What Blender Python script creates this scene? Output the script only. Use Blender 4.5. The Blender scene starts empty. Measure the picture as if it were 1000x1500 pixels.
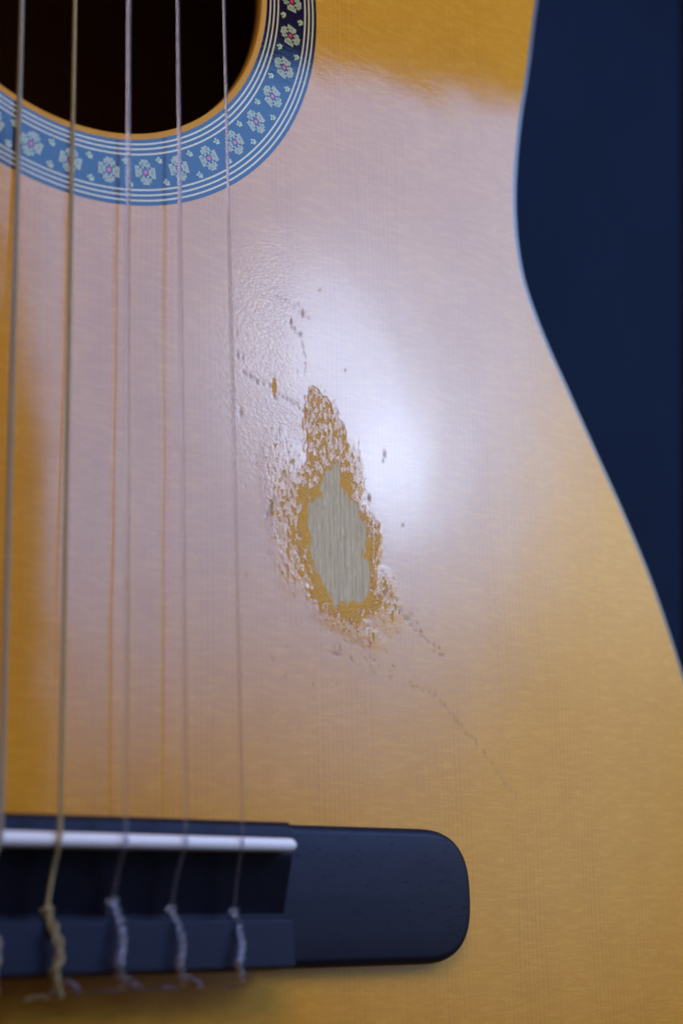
import bpy, bmesh, math, random
import numpy as np
from mathutils import Vector, Matrix

random.seed(7); rng = np.random.default_rng(7)
S = bpy.context.scene
C = bpy.context.collection
MM = 0.001

# ------------------------------------------------------------------ camera
# world: millimetres * 0.001, origin = centre of the sound hole on the soundboard,
# +x towards the treble side, +y along the strings to the neck, +z out of the top
CAM = np.array([-141.646, -188.115, 243.774])
RC = np.array([[0.7743578694180902, -0.023638272517509155, 0.6323061933450489],
               [0.14052733562410108, -0.9679206571099298, -0.20828266726314623],
               [0.6169456686066526, 0.25014162710801896, -0.7461951543497624]])
FPX = 2469.436
cam_d = bpy.data.cameras.new('camera'); cam = bpy.data.objects.new('camera', cam_d); C.objects.link(cam)
M = Matrix.Identity(4)
for i in range(3):
    M[i][0] = RC[0][i]; M[i][1] = -RC[1][i]; M[i][2] = -RC[2][i]; M[i][3] = CAM[i]*MM
cam.matrix_world = M
cam_d.sensor_fit = 'VERTICAL'; cam_d.sensor_height = 36.0; cam_d.sensor_width = 24.0
cam_d.lens = 36.0*FPX/1500.0
cam_d.clip_start = 0.01; cam_d.clip_end = 20.0
cam_d.dof.use_dof = True; cam_d.dof.focus_distance = 0.333; cam_d.dof.aperture_fstop = 10.0
cam_d.dof.aperture_blades = 7
S.camera = cam

def on(px, py, z=0.0):
    """point at height z (mm) above the soundboard that a photo pixel looks at"""
    d = RC.T @ np.array([(px-500)/FPX, (py-750)/FPX, 1.0])
    return CAM + d*((z-CAM[2])/d[2])

# ------------------------------------------------------------------ world and lamps
W = bpy.data.worlds.new('World'); S.world = W; W.use_nodes = True
W.node_tree.nodes['Background'].inputs[0].default_value = (0.60, 0.38, 0.32, 1)
W.node_tree.nodes['Background'].inputs[1].default_value = 0.07
S.view_settings.view_transform = 'Standard'; S.view_settings.look = 'None'
S.view_settings.exposure = 0.0; S.view_settings.gamma = 1.0
S.render.engine = 'CYCLES'

LC = np.array([330.6, 31.8, 338.3])                       # centre of the window's light
LA = np.array([0.78086881, 0., -0.62469505]); LB = np.array([-0.16905694, 0.96268536, -0.21132118])
LN = np.array([0.60138478, 0.27062315, 0.75173097])
WIN_GAIN = 1.0
WARM_POWER = 2.4
def area(name, loc, axx, axy, nz, sx, sy, power, color=(1, 1, 1)):
    l = bpy.data.lights.new(name, 'AREA'); l.shape = 'RECTANGLE'; l.size = sx*MM; l.size_y = sy*MM
    l.energy = power; l.color = color
    o = bpy.data.objects.new(name, l); C.objects.link(o)
    m = Matrix.Identity(4)
    for i in range(3):
        m[i][0] = axx[i]; m[i][1] = axy[i]; m[i][2] = nz[i]; m[i][3] = loc[i]*MM
    o.matrix_world = m
    return o
win = area('window_light', LC-LB*100, LA, LB, LN, 520, 660, math.pi*0.52*0.66)
lt = win.data; lt.use_nodes = True
nt = lt.node_tree; N = nt.nodes; L = nt.links
def mth(nt, op, a, b=None, c=None, clamp=False):
    n = nt.nodes.new('ShaderNodeMath'); n.operation = op; n.use_clamp = clamp
    for k, v in enumerate((a, b, c)):
        if v is None: continue
        if isinstance(v, (int, float)): n.inputs[k].default_value = v
        else: nt.links.new(v, n.inputs[k])
    return n.outputs[0]
def sstep(nt, v, a, b):
    n = nt.nodes.new('ShaderNodeMapRange'); n.interpolation_type = 'SMOOTHSTEP'
    nt.links.new(v, n.inputs['Value']); n.inputs['From Min'].default_value = a; n.inputs['From Max'].default_value = b
    return n.outputs[0]
geo = N.new('ShaderNodeNewGeometry')
def dotn(nt, v, ax, off):
    d = nt.nodes.new('ShaderNodeVectorMath'); d.operation = 'DOT_PRODUCT'
    nt.links.new(v, d.inputs[0]); d.inputs[1].default_value = tuple(float(q)*1000 for q in ax)
    return mth(nt, 'SUBTRACT', d.outputs['Value'], float(off))
u = dotn(nt, geo.outputs['Position'], LA, LC @ LA)         # mm across the window
v = dotn(nt, geo.outputs['Position'], LB, LC @ LB)         # mm up the window
# brightness shaped on the lamp: crisp top and left edges, soft bottom and right
top_e = sstep(nt, mth(nt, 'ADD', v, mth(nt, 'MULTIPLY', u, 0.20)), 182, 174)
left_e = sstep(nt, mth(nt, 'ADD', u, mth(nt, 'MULTIPLY', mth(nt, 'MAXIMUM', v, 0.0), 0.15)), -131, -123)
bot_e = sstep(nt, v, -200, -20)
right_e = sstep(nt, mth(nt, 'SUBTRACT', u, mth(nt, 'MULTIPLY', v, 0.35)), 150, 60)
base = mth(nt, 'MULTIPLY', mth(nt, 'MULTIPLY', top_e, left_e), mth(nt, 'MULTIPLY', bot_e, right_e))
def gauss(cu, cv, su, sv, amp):
    a = mth(nt, 'POWER', mth(nt, 'ABSOLUTE', mth(nt, 'DIVIDE', mth(nt, 'SUBTRACT', u, cu), su)), 2.0)
    b = mth(nt, 'POWER', mth(nt, 'ABSOLUTE', mth(nt, 'DIVIDE', mth(nt, 'SUBTRACT', v, cv), sv)), 2.0)
    e = mth(nt, 'EXPONENT', mth(nt, 'MULTIPLY', mth(nt, 'ADD', a, b), -1.0))
    return mth(nt, 'MULTIPLY', e, amp)
hot = mth(nt, 'ADD', mth(nt, 'ADD', gauss(28, -4, 24, 36, 1.0), gauss(-4, 50, 36, 40, 0.70)), gauss(35, 25, 75, 80, 0.24))
hot = mth(nt, 'MULTIPLY', hot, mth(nt, 'MULTIPLY', top_e, left_e))
def scol(nt, val, col):
    n = nt.nodes.new('ShaderNodeVectorMath'); n.operation = 'SCALE'
    n.inputs[0].default_value = col; nt.links.new(val, n.inputs['Scale']); return n.outputs[0]
ad = N.new('ShaderNodeVectorMath'); ad.operation = 'ADD'
ad2 = N.new('ShaderNodeVectorMath'); ad2.operation = 'ADD'
glow = mth(nt, 'ADD', gauss(135, -30, 75, 85, 1.0), gauss(80, -175, 120, 110, 0.52))  # broad soft glow added to the lamp, beyond the window's own edges
L.new(scol(nt, base, (1.15, 2.9, 6.6)), ad.inputs[0]); L.new(scol(nt, hot, (6.8, 8.7, 12.2)), ad.inputs[1])
L.new(ad.outputs[0], ad2.inputs[0]); L.new(scol(nt, glow, (2.9, 2.95, 2.6)), ad2.inputs[1])
em = [n for n in N if n.type == 'EMISSION'][0]
L.new(ad2.outputs[0], em.inputs['Color']); em.inputs['Strength'].default_value = WIN_GAIN

def look(loc, tgt):
    n = np.array(loc, float)-np.array(tgt, float); n /= np.linalg.norm(n)
    b = np.array([0, 1, 0.]); b -= n*(b@n); b /= np.linalg.norm(b)
    return np.cross(b, n), b, n
wl = np.array([-160., 330., 430.]); wa, wb, wn = look(wl, (20, -110, 0))
area('room_fill', wl, wa, wb, wn, 400, 300, WARM_POWER, (1.0, 0.82, 0.90))  # unseen soft lamp, added as warm diffuse fill

# ------------------------------------------------------------------ helpers
def new_obj(name, mesh, parent=None, label=None, **kw):
    o = bpy.data.objects.new(name, mesh); C.objects.link(o)
    if parent is not None: o.parent = parent
    if label: o['label'] = label
    for k, q in kw.items(): o[k] = q
    return o
def mesh_from(name, V, F, mats, smooth=False, midx=None):
    me = bpy.data.meshes.new(name)
    V = np.asarray(V, dtype=np.float64)*MM
    me.from_pydata(V.tolist(), [], F)
    for m in (mats if isinstance(mats, (list, tuple)) else [mats]): me.materials.append(m)
    if smooth: me.polygons.foreach_set('use_smooth', [True]*len(me.polygons))
    if midx is not None: me.polygons.foreach_set('material_index', midx)
    me.update(); return me
def fast_quads(name, V, Q, mat, smooth=True):
    me = bpy.data.meshes.new(name); n = len(V); q = len(Q)
    me.vertices.add(n); me.vertices.foreach_set('co', (V*MM).astype(np.float32).ravel())
    me.loops.add(q*4); me.loops.foreach_set('vertex_index', Q.astype(np.int32).ravel())
    me.polygons.add(q); me.polygons.foreach_set('loop_start', np.arange(q, dtype=np.int32)*4)
    me.polygons.foreach_set('loop_total', np.full(q, 4, dtype=np.int32))
    me.polygons.foreach_set('use_smooth', np.full(q, smooth))
    me.materials.append(mat); me.update(calc_edges=True); me.validate(); return me
def spline(P, n=12):
    P = np.asarray(P, float); out = []
    Q = np.vstack([2*P[0]-P[1], P, 2*P[-1]-P[-2]])
    for i in range(1, len(Q)-2):
        p0, p1, p2, p3 = Q[i-1], Q[i], Q[i+1], Q[i+2]
        for t in np.linspace(0, 1, n, endpoint=False):
            out.append(0.5*((2*p1)+(-p0+p2)*t+(2*p0-5*p1+4*p2-p3)*t*t+(-p0+3*p1-3*p2+p3)*t**3))
    out.append(P[-1]); return np.array(out)
def frames(P):
    T = np.gradient(P, axis=0); T /= np.linalg.norm(T, axis=1)[:, None]
    n = np.cross(T[0], [0, 0, 1.]);
    if np.linalg.norm(n) < .1: n = np.cross(T[0], [0, 1., 0])
    n /= np.linalg.norm(n); Ns = [n]
    for k in range(1, len(P)):
        n = Ns[-1]-T[k]*(Ns[-1]@T[k]); n /= np.linalg.norm(n); Ns.append(n)
    Ns = np.array(Ns); return T, Ns, np.cross(T, Ns)
def tube_vf(P, r, seg=10):
    P = np.asarray(P, float); T, A, B = frames(P)
    r = np.broadcast_to(r, (len(P),))
    th = np.arange(seg)*2*math.pi/seg
    V = (P[:, None, :]+r[:, None, None]*(np.cos(th)[None, :, None]*A[:, None, :]+np.sin(th)[None, :, None]*B[:, None, :])).reshape(-1, 3)
    F = []
    for i in range(len(P)-1):
        for j in range(seg):
            k = (j+1) % seg
            F.append((i*seg+j, i*seg+k, (i+1)*seg+k, (i+1)*seg+j))
    F.append(tuple(range(seg))[::-1]); F.append(tuple((len(P)-1)*seg+j for j in range(seg)))
    return V.tolist(), F
def join_vf(parts):
    V, F = [], []
    for v, f in parts:
        o = len(V); V += list(v); F += [tuple(i+o for i in q) for q in f]
    return V, F

# ------------------------------------------------------------------ materials
def mat(name):
    m = bpy.data.materials.new(name); m.use_nodes = True
    b = m.node_tree.nodes['Principled BSDF']; return m, m.node_tree, b
def pset(b, **k):
    for n, q in k.items():
        key = n.replace('_', ' ')
        b.inputs[key].default_value = q
def coords(nt, sx, sy, sz=1.0, rot=0.0):
    tc = nt.nodes.new('ShaderNodeTexCoord'); mp = nt.nodes.new('ShaderNodeMapping')
    nt.links.new(tc.outputs['Object'], mp.inputs['Vector'])
    mp.vector_type = 'POINT'; mp.inputs['Rotation'].default_value = (0, 0, rot)
    mp.inputs['Scale'].default_value = (sx*1000, sy*1000, sz*1000); return mp.outputs[0]
def noise(nt, vec, scale=1.0, detail=2.0, rough=0.5, dist=0.0):
    n = nt.nodes.new('ShaderNodeTexNoise'); nt.links.new(vec, n.inputs['Vector'])
    n.inputs['Scale'].default_value = scale; n.inputs['Detail'].default_value = detail
    n.inputs['Roughness'].default_value = rough; n.inputs['Distortion'].default_value = dist; return n.outputs['Fac']
def mix(nt, f, a, b, mode='MIX'):
    n = nt.nodes.new('ShaderNodeMix'); n.data_type = 'RGBA'; n.blend_type = mode
    for sock, q in ((n.inputs[0], f), (n.inputs[6], a), (n.inputs[7], b)):
        if isinstance(q, (int, float)): sock.default_value = q
        elif isinstance(q, tuple): sock.default_value = (*q, 1) if len(q) == 3 else q
        else: nt.links.new(q, sock)
    return n.outputs[2]
def bump(nt, h, dist, strength=1.0, normal=None):
    n = nt.nodes.new('ShaderNodeBump'); nt.links.new(h, n.inputs['Height'])
    n.inputs['Distance'].default_value = dist; n.inputs['Strength'].default_value = strength
    if normal: nt.links.new(normal, n.inputs['Normal'])
    return n.outputs[0]
def attr(nt, name):
    n = nt.nodes.new('ShaderNodeAttribute'); n.attribute_name = name; return n.outputs['Fac']

def lacquer_height(nt):
    """height of the lacquer's relief in mm: slow waves, fine sinking into the grain"""
    slow = mth(nt, 'MULTIPLY', noise(nt, coords(nt, .05, .05), 1, 1), 0.10)
    silk = mth(nt, 'MULTIPLY', noise(nt, coords(nt, .30, 1.15, 1, .32), 1, 3, .6, .6), 0.009)
    fine = mth(nt, 'MULTIPLY', noise(nt, coords(nt, 2.0, 2.4), 1, 2, .6), 0.0045)
    line = mth(nt, 'MULTIPLY', noise(nt, coords(nt, 1.6, .03), 1, 2, .6), 0.0014)
    return mth(nt, 'ADD', mth(nt, 'ADD', slow, silk), mth(nt, 'ADD', fine, line))

def make_spruce():
    m, nt, b = mat('lacquered_spruce')
    # growth lines (along y) and silky cross figure
    warp = mth(nt, 'MULTIPLY', noise(nt, coords(nt, .03, .008), 1, 2), 5.0)
    sep = nt.nodes.new('ShaderNodeSeparateXYZ'); nt.links.new(coords(nt, 1, 1), sep.inputs[0])
    xw = mth(nt, 'ADD', sep.outputs[0], warp)
    ph = mth(nt, 'MULTIPLY', xw, 2*math.pi/1.15)
    ph = mth(nt, 'ADD', ph, mth(nt, 'MULTIPLY', noise(nt, coords(nt, .35, .0), 1, 3), 9.0))
    ring = mth(nt, 'POWER', mth(nt, 'MULTIPLY_ADD', mth(nt, 'SINE', ph), .5, .5), 5.0)
    ringvar = noise(nt, coords(nt, .09, .015), 1, 2)
    ringamt = mth(nt, 'MULTIPLY', ring, sstep(nt, ringvar, .3, .7))
    streak = noise(nt, coords(nt, .9, .006), 1, 3, .6)
    silk = noise(nt, coords(nt, .22, 1.3, 1, .12), 1, 3, .65, .8)
    blot = noise(nt, coords(nt, .045, .07), 1, 3, .55)
    speck = noise(nt, coords(nt, 2.2, 3.2), 1, 3, .7)
    amber = mix(nt, blot, (.475, .198, .007), (.58, .258, .014))
    amber = mix(nt, mth(nt, 'MULTIPLY', sstep(nt, streak, .35, .75), .35), amber, (.50, .185, .014))
    amber = mix(nt, mth(nt, 'MULTIPLY', ringamt, .42), amber, (.33, .105, .010))
    amber = mix(nt, mth(nt, 'MULTIPLY', sstep(nt, silk, .42, .72), .30), amber, (.76, .40, .045))
    amber = mix(nt, mth(nt, 'MULTIPLY', sstep(nt, speck, .5, .75), .22), amber, (.82, .43, .050))
    amber = mix(nt, mth(nt, 'MULTIPLY', sstep(nt, speck, .5, .28), .20), amber, (.34, .13, .012))
    # chips in the lacquer and bare worn wood
    chip = attr(nt, 'chip'); core = attr(nt, 'core'); pit = attr(nt, 'pit'); peel = attr(nt, 'peel')
    n1 = noise(nt, coords(nt, 1.25, .62, 1, .10), 1, 3, .55, .35)
    n1b = noise(nt, coords(nt, 4.2, 3.0), 1, 1, .5)
    n1 = mth(nt, 'ADD', mth(nt, 'MULTIPLY', n1, .9), mth(nt, 'MULTIPLY', n1b, .1))
    cm = mth(nt, 'MULTIPLY_ADD', mth(nt, 'ADD', mth(nt, 'SUBTRACT', chip, .5), mth(nt, 'MULTIPLY', mth(nt, 'SUBTRACT', n1, .5), 3.0)), 34.0, .5, clamp=True)
    n2 = noise(nt, coords(nt, 1.6, .5), 1, 3, .6)
    km = mth(nt, 'MULTIPLY_ADD', mth(nt, 'ADD', core, mth(nt, 'MULTIPLY', mth(nt, 'SUBTRACT', n2, .5), 3.2)), 2.2, .5, clamp=True)
    cm = mth(nt, 'MAXIMUM', cm, km)
    ochre = mix(nt, speck, (.46, .22, .026), (.68, .38, .085))
    ochre = mix(nt, mth(nt, 'MULTIPLY', sstep(nt, noise(nt, coords(nt, 3, 2), 1, 2), .55, .7), .6), ochre, (.30, .15, .03))
    ochre = mix(nt, mth(nt, 'MULTIPLY', sstep(nt, noise(nt, coords(nt, 2.0, 1.6), 1, 3, .7), .56, .66), .55), ochre, (.66, .55, .36))
    ph2 = mth(nt, 'ADD', mth(nt, 'MULTIPLY', xw, 2*math.pi/1.0), mth(nt, 'MULTIPLY', noise(nt, coords(nt, .7, .05), 1, 3), 16.0))
    r2 = mth(nt, 'ADD', mth(nt, 'MULTIPLY', mth(nt, 'MULTIPLY_ADD', mth(nt, 'SINE', ph2), .5, .5), .45), mth(nt, 'MULTIPLY', sstep(nt, noise(nt, coords(nt, 2.2, .10), 1, 3, .65), .3, .7), .55))
    bare = mix(nt, r2, (.39, .315, .20), (.57, .465, .30))
    bare = mix(nt, mth(nt, 'MULTIPLY', sstep(nt, noise(nt, coords(nt, 2.6, .35), 1, 3, .7), .52, .72), .55), bare, (.72, .69, .40))
    bare = mix(nt, mth(nt, 'MULTIPLY', sstep(nt, noise(nt, coords(nt, 1.2, .25), 1, 3, .7), .55, .75), .45), bare, (.30, .26, .07))
    worn = mix(nt, km, ochre, bare)
    col = mix(nt, cm, amber, worn)
    # shadow edge painted as a dark outline along the broken lip of the lacquer
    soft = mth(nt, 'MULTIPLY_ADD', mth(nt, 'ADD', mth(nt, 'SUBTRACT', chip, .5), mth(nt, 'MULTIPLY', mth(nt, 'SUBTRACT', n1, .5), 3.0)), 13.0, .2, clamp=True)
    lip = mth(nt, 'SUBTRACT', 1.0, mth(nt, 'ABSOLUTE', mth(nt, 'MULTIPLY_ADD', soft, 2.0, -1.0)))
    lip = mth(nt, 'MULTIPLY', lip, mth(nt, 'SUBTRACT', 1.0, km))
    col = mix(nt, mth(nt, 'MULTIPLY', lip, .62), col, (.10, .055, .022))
    pn = noise(nt, coords(nt, 2.5, 2.5), 1, 2)
    pm = mth(nt, 'MULTIPLY', pit, sstep(nt, pn, .1, .45), clamp=True)
    col = mix(nt, mth(nt, 'MULTIPLY', pm, .75), col, (.15, .11, .11))
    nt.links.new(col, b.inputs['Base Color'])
    inv = mth(nt, 'SUBTRACT', 1.0, cm)
    cw = mth(nt, 'MULTIPLY', inv, mth(nt, 'SUBTRACT', 1.0, mth(nt, 'MULTIPLY', pm, .75)))
    nt.links.new(cw, b.inputs['Coat Weight'])
    pset(b, Roughness=.65, Coat_Roughness=.07, Coat_IOR=1.5)
    b.inputs['Specular IOR Level'].default_value = .06
    # relief
    h = lacquer_height(nt)
    pl = noise(nt, coords(nt, 1.2, 1.9, 1, -.6), 1, 1, .5, .5)
    h = mth(nt, 'ADD', h, mth(nt, 'MULTIPLY', mth(nt, 'MULTIPLY', pl, peel), 0.032))
    h = mth(nt, 'SUBTRACT', h, mth(nt, 'MULTIPLY', cm, .05))
    # ragged rim: lifted lacquer around the chips
    near = sstep(nt, chip, -.1, .45)
    rg = noise(nt, coords(nt, 1.25, .62, 1, .1), 1, 3, .55, .35)
    h = mth(nt, 'ADD', h, mth(nt, 'MULTIPLY', mth(nt, 'MULTIPLY', near, inv), mth(nt, 'MULTIPLY', rg, .27)))
    h = mth(nt, 'SUBTRACT', h, mth(nt, 'MULTIPLY', pit, .05))
    nrm = bump(nt, h, 0.001)
    nt.links.new(nrm, b.inputs['Coat Normal'])
    hb = mth(nt, 'SUBTRACT', mth(nt, 'MULTIPLY', mth(nt, 'MULTIPLY', r2, km), .016), mth(nt, 'MULTIPLY', cm, .05))
    nt.links.new(bump(nt, hb, 0.001), b.inputs['Normal'])
    return m
spruce = make_spruce()

def inlay(name, c1, c2, sc=3.0):
    m, nt, b = mat(name)
    n = noise(nt, coords(nt, sc, sc), 1, 2, .6)
    nt.links.new(mix(nt, n, c1, c2), b.inputs['Base Color'])
    pset(b, Roughness=.5, Coat_Weight=1.0, Coat_Roughness=.08, Coat_IOR=1.5)
    b.inputs['Specular IOR Level'].default_value = .0
    nt.links.new(bump(nt, lacquer_height(nt), .001), b.inputs['Coat Normal'])
    return m
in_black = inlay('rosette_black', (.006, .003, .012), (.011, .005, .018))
in_line = inlay('rosette_maple_line', (.52, .40, .17), (.70, .58, .30))
in_petal = inlay('rosette_petal', (.30, .27, .11), (.52, .46, .22), 1.5)
in_green = inlay('rosette_green', (.10, .22, .09), (.24, .36, .15), 1.5)
in_red = inlay('rosette_red', (.55, .035, .05), (.68, .07, .09))
in_leaf = inlay('rosette_leaf', (.38, .38, .12), (.60, .60, .26), 1.5)

def simple(name, c1, c2, rough, scale=(1, 1, 1), detail=3, spec=.5, bumpmm=0.0, coat=0.0, metal=0.0, coatr=.1):
    m, nt, b = mat(name)
    n = noise(nt, coords(nt, *scale), 1, detail, .6)
    nt.links.new(mix(nt, n, c1, c2), b.inputs['Base Color'])
    pset(b, Roughness=rough, Metallic=metal, Coat_Weight=coat, Coat_Roughness=coatr)
    b.inputs['Specular IOR Level'].default_value = spec
    if bumpmm: nt.links.new(bump(nt, mth(nt, 'MULTIPLY', n, bumpmm), .001), b.inputs['Normal'])
    return m
def make_ebony():
    m, nt, b = mat('matte_ebony')
    g = noise(nt, coords(nt, .12, 2.2), 1, 4, .65)
    pore = sstep(nt, noise(nt, coords(nt, .45, 5.0), 1, 2, .6), .66, .72)
    col = mix(nt, g, (.002, .002, .005), (.006, .006, .012))
    nt.links.new(mix(nt, pore, col, (.003, .003, .004)), b.inputs['Base Color'])
    fine = noise(nt, coords(nt, 1.2, 6.0), 1, 3, .7)
    nt.links.new(mth(nt, 'MULTIPLY_ADD', fine, .16, .44), b.inputs['Roughness'])
    b.inputs['Specular IOR Level'].default_value = .36
    b.inputs['Specular Tint'].default_value = (.52, .60, 1, 1)
    h = mth(nt, 'SUBTRACT', mth(nt, 'MULTIPLY', fine, .008), mth(nt, 'MULTIPLY', pore, .05))
    nt.links.new(bump(nt, h, .001), b.inputs['Normal'])
    return m
ebony = make_ebony()
bone = simple('white_bone', (.64, .65, .70), (.73, .74, .79), .35, (.4, 1.2, 1.2), 3, .5)
rosewood = simple('dark_rosewood', (.020, .010, .008), (.055, .028, .020), .32, (.08, .08, 1.4), 4, .5, 0, 1.0, 0, .22)
binding_m = simple('binding_wood', (.070, .068, .070), (.115, .11, .11), .40, (.3, .3, 1), 3, .3, 0, .8, 0, .2)
inner_wood = simple('raw_inner_spruce', (.42, .24, .085), (.50, .30, .11), .8, (.9, .02, 1), 3, .1)
rim_wood = simple('hole_edge_wood', (.44, .19, .012), (.56, .27, .022), .55, (2.5, 2.5, 2.5), 3, .3)
brass = simple('fret_metal', (.55, .52, .45), (.62, .58, .5), .25, (1, 1, 1), 2, .5, 0, 0, 1.0)
def make_nylon():
    m, nt, b = mat('clear_nylon')
    pset(b, Base_Color=(.84, .84, .96, 1), Roughness=.04, IOR=1.36, Transmission_Weight=.96)
    b.inputs['Specular IOR Level'].default_value = .55
    return m
nylon = make_nylon()
def make_wound(name, c1, c2, pitch):
    m, nt, b = mat(name)
    sep = nt.nodes.new('ShaderNodeSeparateXYZ'); nt.links.new(coords(nt, 1, 1), sep.inputs[0])
    w = mth(nt, 'MULTIPLY_ADD', mth(nt, 'SINE', mth(nt, 'MULTIPLY', sep.outputs[1], 2*math.pi/pitch)), .5, .5)
    n = noise(nt, coords(nt, .8, .35), 1, 3)
    nt.links.new(mix(nt, n, c1, c2), b.inputs['Base Color'])
    pset(b, Roughness=.42, Metallic=.8)
    nt.links.new(bump(nt, mth(nt, 'MULTIPLY', w, .05), .001), b.inputs['Normal'])
    return m
wound_grey = make_wound('wound_silver', (.30, .28, .22), (.44, .42, .36), .16)
wound_gold = make_wound('wound_gold', (.34, .27, .13), (.48, .40, .22), .18)
def make_navy():
    m, nt, b = mat('navy_cloth')
    n = noise(nt, coords(nt, .02, .012), 1, 3, .6)
    f = noise(nt, coords(nt, 1.6, 1.6), 1, 2, .6)
    c = mix(nt, n, (.0045, .0095, .024), (.010, .019, .046))
    c = mix(nt, mth(nt, 'MULTIPLY', f, .3), c, (.005, .011, .022))
    nt.links.new(c, b.inputs['Base Color']); pset(b, Roughness=.9)
    b.inputs['Specular IOR Level'].default_value = .1
    nt.links.new(bump(nt, mth(nt, 'MULTIPLY', f, .08), .001), b.inputs['Normal'])
    return m
navy = make_navy()
black_m = simple('dark_gap', (.004, .005, .009), (.007, .008, .013), .9, (.02, .02, .02), 2, .05)

# ------------------------------------------------------------------ guitar root
guitar = bpy.data.objects.new('acoustic_guitar', None); C.objects.link(guitar)
guitar['label'] = 'amber lacquered classical guitar with a worn bare patch beside the strings and a flower rosette'
guitar['category'] = 'guitar'

# outline of the treble side (seen points) continued round the bouts, mirrored for the bass side
half = [(30, 163), (70, 160), (104, 148), (127, 122), (136, 92), (133, 58), (124.8, 28.7), (120.6, 9.7), (116.0, -9.4), (113.6, -27.2), (114.6, -42.5),
        (119.6, -55.1), (127.3, -68.2), (136.0, -82.6), (144.0, -95.8), (151.9, -110.7), (159.6, -129.6), (169, -157), (176, -190),
        (176, -228), (164, -266), (136, -300), (92, -320), (44, -327), (0, -328)]
sr = spline(half, 14)
left = sr[::-1][1:].copy(); left[:, 0] *= -1
OUT = np.vstack([sr, left])                          # clockwise loop
def resample(P, step):
    Q = np.vstack([P, P[:1]]); d = np.r_[0, np.cumsum(np.linalg.norm(np.diff(Q, axis=0), axis=1))]
    n = int(d[-1]/step); t = np.linspace(0, d[-1], n, endpoint=False)
    return np.c_[np.interp(t, d, Q[:, 0]), np.interp(t, d, Q[:, 1])]
OUT = resample(OUT, 1.5)
def offset(P, d):                                    # inwards for the clockwise loop
    T = np.roll(P, -1, 0)-np.roll(P, 1, 0); T /= np.linalg.norm(T, axis=1)[:, None]
    return P+d*np.c_[T[:, 1], -T[:, 0]]
def poly_sd(X, Y, P):
    """signed distance, positive inside"""
    P = np.asarray(P, float); n = len(P); d2 = np.full(X.shape, 1e18); ins = np.zeros(X.shape, bool)
    bx = np.zeros(X.shape); by = np.zeros(X.shape)
    for i in range(n):
        a = P[i]; b = P[(i+1) % n]; e = b-a; L2 = e@e+1e-12
        t = np.clip(((X-a[0])*e[0]+(Y-a[1])*e[1])/L2, 0, 1)
        qx = a[0]+t*e[0]; qy = a[1]+t*e[1]; dd = (X-qx)**2+(Y-qy)**2
        w = dd < d2; d2 = np.where(w, dd, d2); bx = np.where(w, qx, bx); by = np.where(w, qy, by)
        if a[1] != b[1]:
            c = ((a[1] > Y) != (b[1] > Y)) & (X < (b[0]-a[0])*(Y-a[1])/(b[1]-a[1])+a[0]); ins ^= c
    return np.where(ins, 1, -1)*np.sqrt(d2), bx, by

R_HOLE, R_IN, R_OUT = 42.35, 43.6, 56.4
INN = offset(OUT, 1.3)
if np.abs(INN[:, 0]).max() > np.abs(OUT[:, 0]).max(): INN = offset(OUT, -1.3)

# ------------------------------------------------------------------ soundboard sheet
def axis(segs):
    out = [segs[0][0]]
    for a, b, s in segs:
        n = max(1, int(round((b-a)/s))); out += list(a+(b-a)*(np.arange(1, n+1))/n)
    return np.array(out)
gx = axis([(-182, -60, 4), (-60, -32, 2), (-32, 28, 1.2), (28, 112, .25), (112, 168, 1.2), (168, 182, 3)])
gy = axis([(-332, -214, 4), (-214, -166, 1.2), (-166, -58, .25), (-58, 50, 1.2), (50, 166, 4)])
GX, GY = np.meshgrid(gx, gy, indexing='xy'); X = GX.ravel(); Y = GY.ravel()
coarse = INN[::2]
sd = np.full(X.shape, 50.0); bx = X.copy(); by = Y.copy()
# only vertices that can be near the outline are measured exactly
inb = (np.abs(X) < 105) & (Y > -295) & (Y < 140)
sel = ~inb
CLAMP = OUT+(INN-OUT)*.7
s_, bx_, by_ = poly_sd(X[sel], Y[sel], CLAMP)
sd[sel] = s_; bx[sel] = bx_; by[sel] = by_
out_v = sd < 0
rr = np.hypot(X, Y); in_v = rr < R_OUT-.5
nx, ny = len(gx), len(gy)
I = np.arange(nx*ny).reshape(ny, nx)
Q = np.stack([I[:-1, :-1], I[:-1, 1:], I[1:, 1:], I[1:, :-1]], -1).reshape(-1, 4)
keep = ((~out_v[Q]).sum(1) >= 1) & ((~in_v[Q]).sum(1) >= 1)
Q = Q[keep]
X2 = np.where(out_v, bx, X); Y2 = np.where(out_v, by, Y)
f = np.where(in_v, (R_OUT-.5)/np.maximum(rr, 1e-6), 1.0); X2 = X2*f; Y2 = Y2*f
# pull first inside vertices out to the edge too so no gap is left
PX = X2[Q]; PY = Y2[Q]; ok = np.ones(len(Q), bool)
for k in range(4):
    a, b, c = k, (k+1) % 4, (k+2) % 4
    cr = (PX[:, b]-PX[:, a])*(PY[:, c]-PY[:, b])-(PY[:, b]-PY[:, a])*(PX[:, c]-PX[:, b])
    ok &= cr > -1e-9
ar = .5*np.abs((PX[:, 0]-PX[:, 2])*(PY[:, 1]-PY[:, 3])-(PX[:, 1]-PX[:, 3])*(PY[:, 0]-PY[:, 2]))
Q = Q[ok & (ar > 1e-4)]
used = np.zeros(nx*ny, bool); used[Q.ravel()] = True
remap = np.cumsum(used)-1; Q = remap[Q]; X2 = X2[used]; Y2 = Y2[used]

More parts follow.
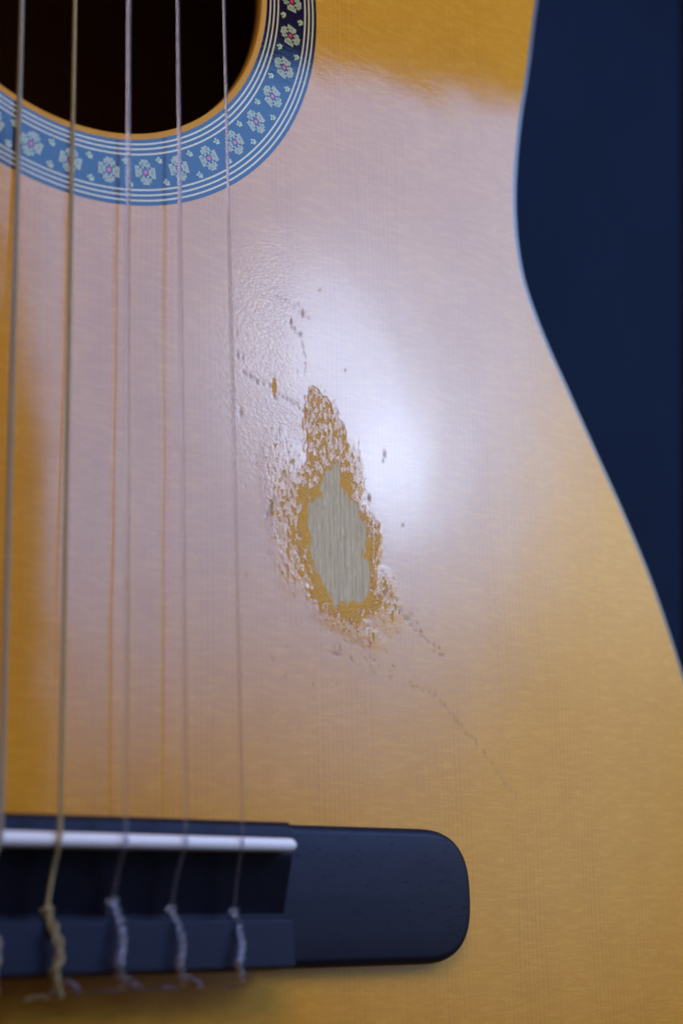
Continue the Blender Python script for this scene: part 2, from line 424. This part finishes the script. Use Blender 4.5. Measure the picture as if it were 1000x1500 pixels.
def pl(pts, z=0): return np.array([on(a, b, z)[:2] for a, b in pts])
CORE = pl([(486, 688), (496, 683), (497, 711), (507, 728), (521, 742), (531, 762), (538, 776), (533, 800), (531, 818), (541, 825), (539, 877),
           (504, 880), (490, 885), (480, 862), (462, 829), (455, 812), (453, 739), (472, 731), (477, 692)])
CHIP = pl([(458, 580), (470, 586), (486, 606), (496, 630), (507, 655), (514, 690), (526, 742), (541, 762), (552, 792), (547, 818), (546, 849), (556, 868), (552, 888),
           (534, 900), (520, 908), (502, 902), (476, 893), (458, 877), (446, 834), (434, 800), (426, 782), (437, 756), (433, 722), (440, 711), (452, 722),
           (456, 705), (452, 678), (457, 633), (453, 612)])
WEDGE = pl([(458, 572), (466, 574), (482, 594), (500, 628), (512, 660), (512, 690), (480, 700), (452, 700), (455, 640), (450, 610)])
fine = (X2 > 27) & (X2 < 113) & (Y2 > -167) & (Y2 < -57)
n = len(X2)
core = np.full(n, -40.0); chip = np.full(n, -2.0); pit = np.zeros(n); peel = np.zeros(n)
def vnoise(x, y, sx, sy, seed):
    r = np.random.default_rng(seed); G = r.random((256, 256)); a = x/sx+1000; b = y/sy+1000
    i = np.floor(a).astype(int); j = np.floor(b).astype(int); u_ = a-i; v_ = b-j
    u_ = u_*u_*(3-2*u_); v_ = v_*v_*(3-2*v_); g = lambda p, q: G[p % 256, q % 256]
    return (g(i, j)*(1-u_)+g(i+1, j)*u_)*(1-v_)+(g(i, j+1)*(1-u_)+g(i+1, j+1)*u_)*v_
xf, yf = X2[fine], Y2[fine]
c_, _, _ = poly_sd(xf, yf, CORE); k_, _, _ = poly_sd(xf, yf, CHIP); w_, _, _ = poly_sd(xf, yf, WEDGE)
c_ = c_+.3+(vnoise(xf, yf, .8, 2.6, 21)-.5)*1.3
k_ = k_+(vnoise(xf, yf, 1.3, 2.2, 22)-.5)*2.6+(vnoise(xf, yf, .5, .9, 23)-.5)*1.6
w_ = w_+(vnoise(xf, yf, .8, 2.4, 24)-.5)*2.2
core[fine] = c_
ch = .37+np.where(k_ > 0, np.clip(k_, 0, 3)*.28, np.clip(k_, -4, 0)*.24)
ch = np.where(w_ > 0, np.minimum(np.maximum(ch, .18+.30*np.clip(w_/1.6, 0, 1)), .39), ch)
# scattered flakes: many to the lower left of the patch, some to the right and below
def blob(cx, cy, rx, ry, amp, ang=0.0):
    c = on(cx, cy); dx = xf-c[0]; dy = yf-c[1]; a = math.radians(ang)
    px = dx*math.cos(a)+dy*math.sin(a); py = -dx*math.sin(a)+dy*math.cos(a)
    return amp*np.exp(-(px/rx)**2-(py/ry)**2)
sc = np.maximum.reduce([blob(425, 745, 5.6, 13, .33), blob(428, 820, 4.5, 7, .28), blob(503, 905, 8.5, 3.2, .31, -12), blob(560, 885, 5, 6.0, .30, 35),
                        blob(516, 700, 3.0, 8, .30), blob(408, 700, 5.0, 11, .24), blob(530, 925, 7, 3.0, .24, -20), blob(562, 868, 3.5, 5, .30)])
ch = np.maximum(ch, sc-.6*np.exp(-sc/.06))
chip[fine] = ch
def mark(px, py, rx, ry, amp, ang=0.0):
    global pit
    b = blob(px, py, rx, ry, amp, ang); q = pit[fine]; pit[fine] = np.maximum(q, b)
def dotted(P, step, rx, ry, amp, ang=20, jit=.6, seed=0):
    r = np.random.default_rng(seed); P = np.array(P, float)
    d = np.r_[0, np.cumsum(np.linalg.norm(np.diff(P, axis=0), axis=1))]; t = 0
    while t < d[-1]:
        x = np.interp(t, d, P[:, 0]); y = np.interp(t, d, P[:, 1])
        k = r.uniform(.55, 1.15)
        mark(x+r.normal(0, jit), y+r.normal(0, jit*1.5), rx*k, ry*k, amp*r.uniform(.5, 1.1), ang)
        t += step*r.uniform(.7, 1.4)
dotted([(356, 545), (372, 556), (395, 567)], 7, .42, .55, .7, 20, seed=1)
dotted([(408, 577), (430, 592), (450, 606)], 6.2, .40, .55, .62, 20, seed=2)
dotted([(405, 432), (420, 440), (428, 446), (446, 458), (458, 468)], 5, .5, .5, .32, 20, 1.5, seed=3)
dotted([(426, 476), (432, 484), (439, 492)], 3, .32, .5, .55, 10, seed=4)
dotted([(442, 500), (447, 525), (446, 550)], 3, .16, .5, .35, 0, .5, seed=5)
dotted([(556, 848), (580, 882), (604, 915), (630, 945), (652, 968)], 5, .36, .5, .65, 30, 2.4, seed=6)
dotted([(560, 862), (576, 884), (600, 905)], 5, .5, .6, .55, 30, 3.5, seed=16)
dotted([(600, 1000), (650, 1030), (676, 1066), (700, 1092), (727, 1128), (758, 1166)], 5.5, .33, .50, .52, 30, 2.0, seed=7)
dotted([(500, 915), (520, 935), (548, 968), (572, 985)], 6, .5, .6, .38, 30, 6, seed=8)
dotted([(524, 640), (530, 690), (540, 740), (556, 790)], 2.2, .10, .45, .30, -5, .4, seed=12)
for a in [(348, 520, .3, .7, .9), (355, 523, .25, .5, .6), (352, 604, .4, .8, .9), (346, 488, .3, .6, .5), (443, 458, .26, .8, 1.0), (426, 471, .24, .7, 1.0), (439, 489, .4, .5, .7),
          (540, 730, .36, .65, 1.1), (563, 665, .3, .9, .6), (561, 675, .25, .5, .4), (492, 958, 1.1, .5, .6), (497, 950, .4, .8, .5), (590, 770, .3, .4, .5), (402, 582, .5, .5, .7),
          (397, 742, .45, 1.9, .9), (391, 752, .3, .9, .8), (409, 630, .16, 1.6, .5), (405, 640, .14, .8, .5), (588, 428, .3, .6, .4), (402, 560, .2, .4, .4), (468, 424, .3, .4, .4)]:
    mark(*a, ang=-18 if a[0] in (397, 391, 405) else 0)
r = np.random.default_rng(11)
for _ in range(70):      # faint nicks scattered about the patch
    mark(r.normal(425, 45), r.normal(740, 130), r.uniform(.1, .25), r.uniform(.2, .7), r.uniform(.2, .6), r.uniform(-30, 30))
for _ in range(35):
    mark(r.normal(530, 30), r.normal(925, 40), r.uniform(.12, .35), r.uniform(.2, .7), r.uniform(.2, .7), r.uniform(-10, 40))
# the single deep ochre nick on the dotted scratch and a few specks
for (a, b_, rx, ry) in [(402, 567, .42, 1.7), (399, 743, .35, 1.6), (216, 678, .3, .5)]:
    q = blob(a, b_, rx, ry, 1.7); chip[fine] = np.maximum(chip[fine], q-.4)
xf, yf = X2, Y2
pe = blob(385, 500, 10, 26, 1.0, -8)+blob(380, 600, 9, 14, .5)+blob(400, 700, 9, 18, .45)+blob(360, 400, 9, 16, .5)+blob(570, 880, 7, 9, .6, 30)
peel = np.clip(pe, 0, 1)
# relief of the worn hollow and the coarse undulation of a thin top
Z = np.zeros(n)
Z[fine] -= .10*np.clip(c_/3+.3, 0, 1)
Z -= .004*vnoise(X2, Y2, 22, 30, 5)
V = np.c_[X2, Y2, Z]
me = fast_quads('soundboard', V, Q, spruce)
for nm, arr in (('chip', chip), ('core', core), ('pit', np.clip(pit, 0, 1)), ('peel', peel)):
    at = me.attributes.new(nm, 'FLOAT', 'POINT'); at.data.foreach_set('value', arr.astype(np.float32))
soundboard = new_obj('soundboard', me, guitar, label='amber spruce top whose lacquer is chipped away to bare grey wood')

# hole edge ring and inner wall
def lathe(prof, seg=360, close=False):
    V, F = [], []; m_ = len(prof)
    for i in range(seg):
        a = 2*math.pi*i/seg
        for r_, z in prof: V.append((r_*math.cos(a), r_*math.sin(a), z))
    for i in range(seg):
        j = (i+1) % seg
        for k in range(m_-1 if not close else m_):
            l = (k+1) % m_
            F.append((i*m_+k, j*m_+k, j*m_+l, i*m_+l))
    return V, F
V, F = lathe([(R_IN+.004, -.004), (R_HOLE+.25, -.004), (R_HOLE+.06, -.08), (R_HOLE, -.3), (R_HOLE, -2.4), (R_HOLE+6, -2.4)])
new_obj('soundhole_edge', mesh_from('soundhole_edge', V, [q[::-1] for q in F], rim_wood, True), soundboard)

# ------------------------------------------------------------------ rosette
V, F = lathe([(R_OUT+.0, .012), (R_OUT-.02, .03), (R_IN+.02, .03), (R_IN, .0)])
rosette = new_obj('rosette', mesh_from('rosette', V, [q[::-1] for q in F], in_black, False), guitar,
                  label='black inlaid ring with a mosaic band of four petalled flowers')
width = R_OUT-R_IN
for fr in (.070, .145, .225, .765, .845, .925):
    r0 = R_IN+fr*width
    V, F = lathe([(r0+.17, .03), (r0+.165, .045), (r0-.165, .045), (r0-.17, .03)], 300)
    new_obj('ring_line', mesh_from('ring_line', V, [q[::-1] for q in F], in_line), rosette)
FL = ["....W....",
      "...WWW...",
      "..WWGWW..",
      ".W.WGW.WW",
      "WWWWBWWGW",
      "WWGBRBGWW",
      "WGWWBWWWW",
      "WW.WGW.W.",
      "..WWGWW..",
      "...WWW...",
      "....W...."]
FL = ["...WWW...",
      "..WWWGW..",
      "..WGWWW..",
      "WW.WNW.WW",
      "WGWN.NWWW",
      "WWWNRNWGW",
      "WGWN.NWWW",
      "WW.WNW.WW",
      "..WWWGW..",
      "..WGWWW..",
      "...WWW..."]
def tiles(rows, cell, shear, idx, rnd):
    V, F, mi = [], [], []; nr = len(rows)
    for j, row in enumerate(rows):
        for i, ch_ in enumerate(row):
            if ch_ == '.' or ch_ == 'N': continue
            cx = (i-(len(row)-1)/2)*cell; cy = ((nr-1)/2-j)*cell*.9
            cx += shear*cy; cy += -shear*.6*cx
            h = cell*(.44 if ch_ != 'R' else .80); o = len(V); zt = .05+rnd.uniform(0, .012)
            for zz in (.031, zt):
                for (a, b) in ((-h, -h), (h, -h), (h, h), (-h, h)):
                    V.append((cx+a, cy+b*.9, zz))
            for q in ((4, 5, 6, 7), (0, 1, 5, 4), (1, 2, 6, 5), (2, 3, 7, 6), (3, 0, 4, 7)):
                F.append(tuple(o+t for t in q)); mi.append(idx[ch_])
    return V, F, mi
rnd = random.Random(3)
fmesh = []
for k in range(4):
    Vt, Ft, mi = tiles(FL, .50, .14*(1 if k % 2 else .8), {'W': 0, 'G': 1, 'R': 2}, rnd)
    # vary: a few petals greener
    mi = [1 if (q == 0 and rnd.random() < .10) else q for q in mi]
    fmesh.append(mesh_from('flower', Vt, Ft, [in_petal, in_green, in_red], False, mi))
SM = ["WW.", ".GW", "WWW", "W.."]
SM = [".W.", "WGW", ".WW"]
Vt, Ft, mi = tiles(SM, .48, .25, {'W': 0, 'G': 1}, rnd)
smesh = mesh_from('small_flower', Vt, Ft, [in_leaf, in_green], False, mi)
rmid = R_IN+.495*width
for k in range(39):
    a = math.radians(0.9-k*360/39)
    o = new_obj('flower', fmesh[k % 4], rosette); o.location = (rmid*math.cos(a)*MM, rmid*math.sin(a)*MM, 0)
    o.rotation_euler = (0, 0, a+math.radians(90+rnd.uniform(-4, 4)))
    a2 = a+math.radians(180/39)
    for fr in (.325, .665):
        r1 = R_IN+fr*width
        o = new_obj('small_flower', smesh, rosette); o.location = (r1*math.cos(a2+.008*(fr-.5))*MM, r1*math.sin(a2)*MM, 0)
        o.rotation_euler = (0, 0, a2+math.radians(90+rnd.uniform(-12, 12)))

# ------------------------------------------------------------------ binding, sides, back
n0 = len(OUT); prof = [(1.6, .012), (.62, .010), (.42, -.02), (.22, -.12), (.07, -.30), (0, -.6), (0, -5.5)]
sgn = 1.3/np.linalg.norm(INN[0]-OUT[0])
dirv = (INN-OUT)/np.linalg.norm(INN-OUT, axis=1)[:, None]
def sweep(prof):
    V = []; m_ = len(prof)
    for i in range(n0):
        for d, z in prof: V.append((*(OUT[i]+dirv[i]*d), z))
    F = []
    for i in range(n0):
        j = (i+1) % n0
        for k in range(m_-1): F.append((i*m_+k, i*m_+k+1, j*m_+k+1, j*m_+k))
    return V, F
V, F = sweep(prof)
F = [q[::-1] for q in F]
new_obj('binding', mesh_from('binding', V, F, binding_m, True), guitar, label='dark rounded binding along the edge of the top')
V, F = sweep([(.05, -5.5), (.05, -95), (3, -95), (3, -3), (1.5, -3)])
new_obj('body_side', mesh_from('body_side', V, [q[::-1] for q in F], rosewood, False), guitar)
def capfan(P, z, name, material):
    V = [(0, -80, z)]+[(a, b, z) for a, b in P]; m_ = len(P)
    F = [(0, 1+i, 1+(i+1) % m_) for i in range(m_)]
    return mesh_from(name, V, F, material)
new_obj('back', capfan(offset(OUT, 0), -95.3, 'back', rosewood), guitar)
# underside of the top (keeps daylight out of the body)
new_obj('back_lining', capfan(OUT+dirv*3.1, -93, 'back_lining', inner_wood), guitar)

# ------------------------------------------------------------------ bridge
Y0, Y1 = -166.6, -191.5
def wing_outline(xe, n_=64):
    """closed outline (counter-clockwise) of the low bridge plate with rounded ends"""
    P = []; yc = (Y0+Y1)/2; hb = (Y0-Y1)/2; a = 13.0; x0 = xe-a; e = 2.75
    for s in (1, -1):
        for t in np.linspace(-math.pi/2, math.pi/2, n_):
            cx = abs(math.cos(t))**(2/e)*a; cy = math.copysign(abs(math.sin(t))**(2/e), math.sin(t))*hb
            P.append((s*(x0+cx), yc+cy*s))
    return np.array(P)
wo = wing_outline(87.6)
def plate(P, hfun, rnd_=1.5, base=0.0):
    T = np.roll(P, -1, 0)-np.roll(P, 1, 0); L_ = np.linalg.norm(T, axis=1)[:, None]; T = T/np.maximum(L_, 1e-9)
    nin = np.c_[-T[:, 1], T[:, 0]]
    lv = [(0, None)]+[(rnd_*(1-math.cos(t)), rnd_*(1-math.sin(t))) for t in np.linspace(0, math.pi/2, 7)]
    V = []; m_ = len(P)
    for k, (d, dz) in enumerate(lv):
        for i in range(m_):
            q = P[i]+nin[i]*d
            V.append((q[0], q[1], base if dz is None else hfun(q[0], q[1])-dz))
    F = []
    for k in range(len(lv)-1):
        for i in range(m_):
            j = (i+1) % m_; F.append((k*m_+i, k*m_+j, (k+1)*m_+j, (k+1)*m_+i))
    # inner rings shrink towards the spine so the top is gently crowned
    last = (len(lv)-1)*m_; inner = [V[last+i] for i in range(m_)]
    prev = last
    for s_ in (.6, .25, 0.0):
        st = len(V)
        for (a, b, z) in inner:
            yc = (Y0+Y1)/2; q = (a*(.9+.1*s_), yc+(b-yc)*s_)
            V.append((q[0], q[1], hfun(*q)))
        for i in range(m_):
            j = (i+1) % m_; F.append((prev+i, prev+j, st+j, st+i))
        prev = st
    return V, F
def wh(x, y):
    yc = (Y0+Y1)/2
    return 4.2-.9*((abs(x)-41)/47 if abs(x) > 41 else 0)-.35*((y-yc)/12.5)**2
V, F = plate(wo, wh, 1.7)
bridge = new_obj('bridge', mesh_from('bridge', V, F, ebony, True), guitar, label='matte black bridge with low rounded wing')
def extr(profile, xa, xb, name, bev, parent, material=ebony, slope_b=None):
    """profile in (y,z) extruded along x with bevelled edges"""
    bm = bmesh.new()
    A = [bm.verts.new((xa*MM, y*MM, z*MM)) for y, z in profile]
    B = [bm.verts.new(((xb if slope_b is None else slope_b(y, z))*MM, y*MM, z*MM)) for y, z in profile]
    m_ = len(profile); bm.faces.new(A[::-1]); bm.faces.new(B)
    for i in range(m_): bm.faces.new((A[i], A[(i+1) % m_], B[(i+1) % m_], B[i]))
    bmesh.ops.recalc_face_normals(bm, faces=bm.faces)
    bmesh.ops.bevel(bm, geom=[e for e in bm.edges if e.calc_face_angle(0) > .35], offset=bev*MM, segments=4, profile=.5, affect='EDGES', clamp_overlap=True)
    me = bpy.data.meshes.new(name); bm.to_mesh(me); bm.free(); me.materials.append(material)
    me.polygons.foreach_set('use_smooth', [True]*len(me.polygons)); me.update()
    o = new_obj(name, me, parent)
    md = o.modifiers.new('wn', 'WEIGHTED_NORMAL'); md.keep_sharp = True
    return o
# saddle block: front shelf, slot for the saddle, back lip and the ramp down into the trough
saddle_block = extr([(-166.3, 2.5), (-166.7, 7.0), (-167.6, 8.1), (-169.55, 8.3), (-169.55, 5.6), (-172.0, 5.6), (-172.0, 8.2), (-173.4, 7.9), (-182.2, 4.3), (-182.2, 2.5)],
     -40.6, 40.6, 'saddle_block', .28, bridge, slope_b=lambda y, z: 40.4+(8-z)*.22)
tie_block = extr([(-183.2, 2.6), (-183.05, 8.4), (-191.2, 8.7), (-191.7, 2.6)], -40.6, 40.4, 'tie_block', .45, bridge)
new_obj('trough_floor', mesh_from('trough_floor', [(-40, -182.1, 4.25), (40.9, -182.1, 4.25), (40.9, -183.3, 4.25), (-40, -183.3, 4.25)], [(0, 3, 2, 1)], ebony), bridge)
# saddle: rounded bone bar
def rounded_bar(xa, xb, yc, zb, zt, w, name, parent, material):
    V = []; F = []; half_ = w/2; rs = np.r_[np.linspace(0, math.pi/2, 7)]
    secs = [(xa+half_*.9*(1-math.cos(t)), .35+.65*math.sin(t)) for t in rs]+[(x, 1.0) for x in np.linspace(xa+2, xb-2, 30)]+[(xb-half_*.9*(1-math.cos(t)), .35+.65*math.sin(t)) for t in rs[::-1]]
    pr = []
    for t in np.linspace(0, math.pi, 13): pr.append((half_*math.cos(t), math.sin(t)*half_*.8))
    m_ = len(pr)+2
    for x, k in secs:
        top = zt-half_*.8
        ring = [(x, yc+half_*k, zb)]+[(x, yc+a*k, top-(1-k)*.3+b) for a, b in pr]+[(x, yc-half_*k, zb)]
        V += ring
    for i in range(len(secs)-1):
        for j in range(m_):
            l = (j+1) % m_; F.append((i*m_+j, i*m_+l, (i+1)*m_+l, (i+1)*m_+j))
    F.append(tuple(range(m_))[::-1]); F.append(tuple((len(secs)-1)*m_+j for j in range(m_)))
    return new_obj(name, mesh_from(name, V, [q[::-1] for q in F], material, True), parent)
saddle = rounded_bar(-38.6, 38.6, -170.9, 5.7, 11.75, 2.3, 'saddle', bridge, bone)
saddle['label'] = 'white bone saddle under the strings'

# ------------------------------------------------------------------ strings
HS = 12.1
def sline(p0, p1, h0=10.2, h1=HS):
    return on(*p0, h0), on(*p1, h1)
defs = [('string', (32.5, 0), (1, 1222), .90, wound_grey, 'thick wound bass string at the left edge', 'A'),
        ('string', (110, 0), (88.5, 1224), .76, wound_gold, 'golden wound bass string with a knotted end', 'D'),
        ('string', (189, 0), (185, 1226), .86, nylon, 'thickest clear nylon string', 'G'),
        ('string', (260.5, 0), (273, 1228), .68, nylon, 'middle clear nylon string', 'B'),
        ('string', (328, 0), (356, 1230), .56, nylon, 'thinnest clear nylon string nearest the worn patch', 'E')]
KN = {'G': ([(166, 1320), (176, 1350), (180, 1385), (174, 1412), (178, 1440)], [6.6, 9.2, 10.2, 10.0, 7.4], .52, 3.3),
      'B': ([(251, 1331), (262, 1358), (268, 1388), (263, 1414), (268, 1436)], [6.8, 9.1, 10.0, 9.9, 7.4], .43, 3.1),
      'E': ([(343, 1335), (351, 1360), (354, 1386), (350, 1414), (356, 1432)], [6.9, 9.0, 9.9, 9.8, 7.4], .37, 2.7),
      'D': ([(69, 1333), (82, 1368), (88, 1398), (80, 1428), (86, 1462)], [7.4, 9.8, 10.4, 10.0, 7.0], .55, 5.2),
      'A': ([(-30, 1335), (-14, 1362), (-5, 1392), (-12, 1428), (-10, 1462)], [7.4, 9.8, 10.6, 10.2, 7.0], .6, 5.4)}
TAIL = {'G': [(178, 1440, 7.4), (176, 1452, 5.2), (150, 1450, 4.6), (112, 1454, 4.0)],
        'B': [(268, 1436, 7.4), (268, 1447, 5.0), (240, 1445, 4.6), (196, 1450, 4.2)],
        'E': [(356, 1432, 7.4), (357, 1441, 5.4), (345, 1443, 5.0), (330, 1446, 4.6)],
        'D': [(86, 1462, 7.0), (74, 1464, 5.8), (56, 1460, 5.4), (36, 1466, 5.2)],
        'A': [(-10, 1462, 7.0), (-18, 1465, 5.8), (-40, 1466, 5.4)]}
def build_string(P0, P1, dia, material, label, key):
    d = (P1-P0)/np.linalg.norm(P1-P0)
    k = (200-P0[1])/d[1]; start = P0+d*k
    s_end = P1
    pts = [start+(s_end-start)*t for t in np.linspace(0, 1, 60)]
    kp, kz, rs, pitch = KN[key]
    w = [on(a, b, z) for (a, b), z in zip(kp, kz)]
    # over the saddle, then down the ramp to the loop
    over = spline([s_end+np.array([0, -.2, .0]), s_end+np.array([0, -1.0, -.22]), w[0]+(s_end-w[0])*.5+np.array([0, 0, -.35]), w[0]+np.array([0, .4, 0])], 8)
    P = np.vstack([np.array(pts), over[1:], np.array([w[0]+[.2, -2.0, -1.8]])])
    V, F = tube_vf(P, dia/2, 12)
    st = new_obj('string', mesh_from('string', V, F, material, True), guitar, label=label)
    # twisted pair over the tie block
    c = spline(w, 16); T, A, B = frames(c)
    s = np.r_[0, np.cumsum(np.linalg.norm(np.diff(c, axis=0), axis=1))]
    parts = []
    amp = np.minimum(1, (s+.3)/1.2)*rs*.92
    r_s = dia/2*.9 if key in 'AD' else max(dia/2*.86, .34)
    for q in (0, math.pi):
        th = s/pitch*2*math.pi+q
        H = c+(np.cos(th)*amp)[:, None]*A+(np.sin(th)*amp)[:, None]*B
        parts.append(tube_vf(H, r_s, 10))
    # loop cap at the front
    l0 = w[0]; T0 = T[0]
    ring = [l0+A[0]*math.cos(t)*(rs+.25)+B[0]*math.sin(t)*(rs+.25)*.9-T0*(.15*math.sin(t)) for t in np.linspace(0, 2*math.pi*.92, 22)]
    parts.append(tube_vf(np.array(ring), r_s, 10))
    tl = spline([on(*q) for q in TAIL[key]], 8)
    parts.append(tube_vf(tl, r_s*.9, 8))
    V, F = join_vf(parts)
    kn = new_obj('tie_knot', mesh_from('tie_knot', V, F, material, True), st)
    return st
for nm, a, b, dia, m_, lab, key in defs:
    P0, P1 = sline(a, b); build_string(P0, P1, dia, m_, lab, key)
# lowest string, outside the photograph's left edge but mirrored in the lacquer
d_ = [sline((-48, 0), (-90, 1219))]
P0, P1 = d_[0]
V, F = tube_vf(np.array([P0+(P1-P0)*t for t in np.linspace(-1.4, 1, 50)]+[P1+[0, -1, -.3], P1+[-2, -12, -6.5]]), .55, 12)
new_obj('string', mesh_from('string', V, F, wound_grey, True), guitar, label='thickest wound string just outside the left edge')

# ------------------------------------------------------------------ neck and fingerboard (above the frame)
fb = extr([(46, .05), (46, 4.6), (480, 4.6), (480, .05)], -28, 28, 'fingerboard', .4, guitar)
nk = extr([(160, -.4), (160, -22), (200, -14), (480, -12), (480, -.4)], -26, 26, 'neck', .4, guitar, rosewood)
for k in range(1, 20):
    yy = -170.3+650/2**(k/12)
    if yy < 50 or yy > 478: continue
    V, F = tube_vf(np.array([(-27.6, yy, 4.7), (27.6, yy, 4.7)]), .8, 8)
    new_obj('fret', mesh_from('fret', V, F, brass, True), fb)

# ------------------------------------------------------------------ background: navy table and the dark gap at its edge
ZT = -96.5
e0 = on(992, -600, ZT); e1 = on(992, 900, ZT)
d = (e1-e0)/np.linalg.norm(e1-e0); pts = [e0-d*600, e1+d*900]
nrm_ = np.array([-d[1], d[0], 0.]);
if nrm_[0] > 0: nrm_ = -nrm_
a, b = pts
V = []; F = []
edge = []
K = 7
for t in np.linspace(0, math.pi/2, K): edge.append((6*math.sin(t), -6*(1-math.cos(t))))
rows = [(-1400, 0)]+edge+[(6, -120)]
for (o_, z_) in rows:
    for q in (a, b):
        pnt = q-nrm_*o_; V.append((pnt[0], pnt[1], ZT+z_))
for i in range(len(rows)-1): F.append((2*i, 2*i+1, 2*i+3, 2*i+2))
tb = new_obj('tabletop', mesh_from('tabletop', V, F, navy, True), kind='structure')
V = [(-2500, -2500, -260), (2500, -2500, -260), (2500, 2500, -260), (-2500, 2500, -260)]
new_obj('floor', mesh_from('floor', V, [(0, 1, 2, 3)], black_m), kind='structure')
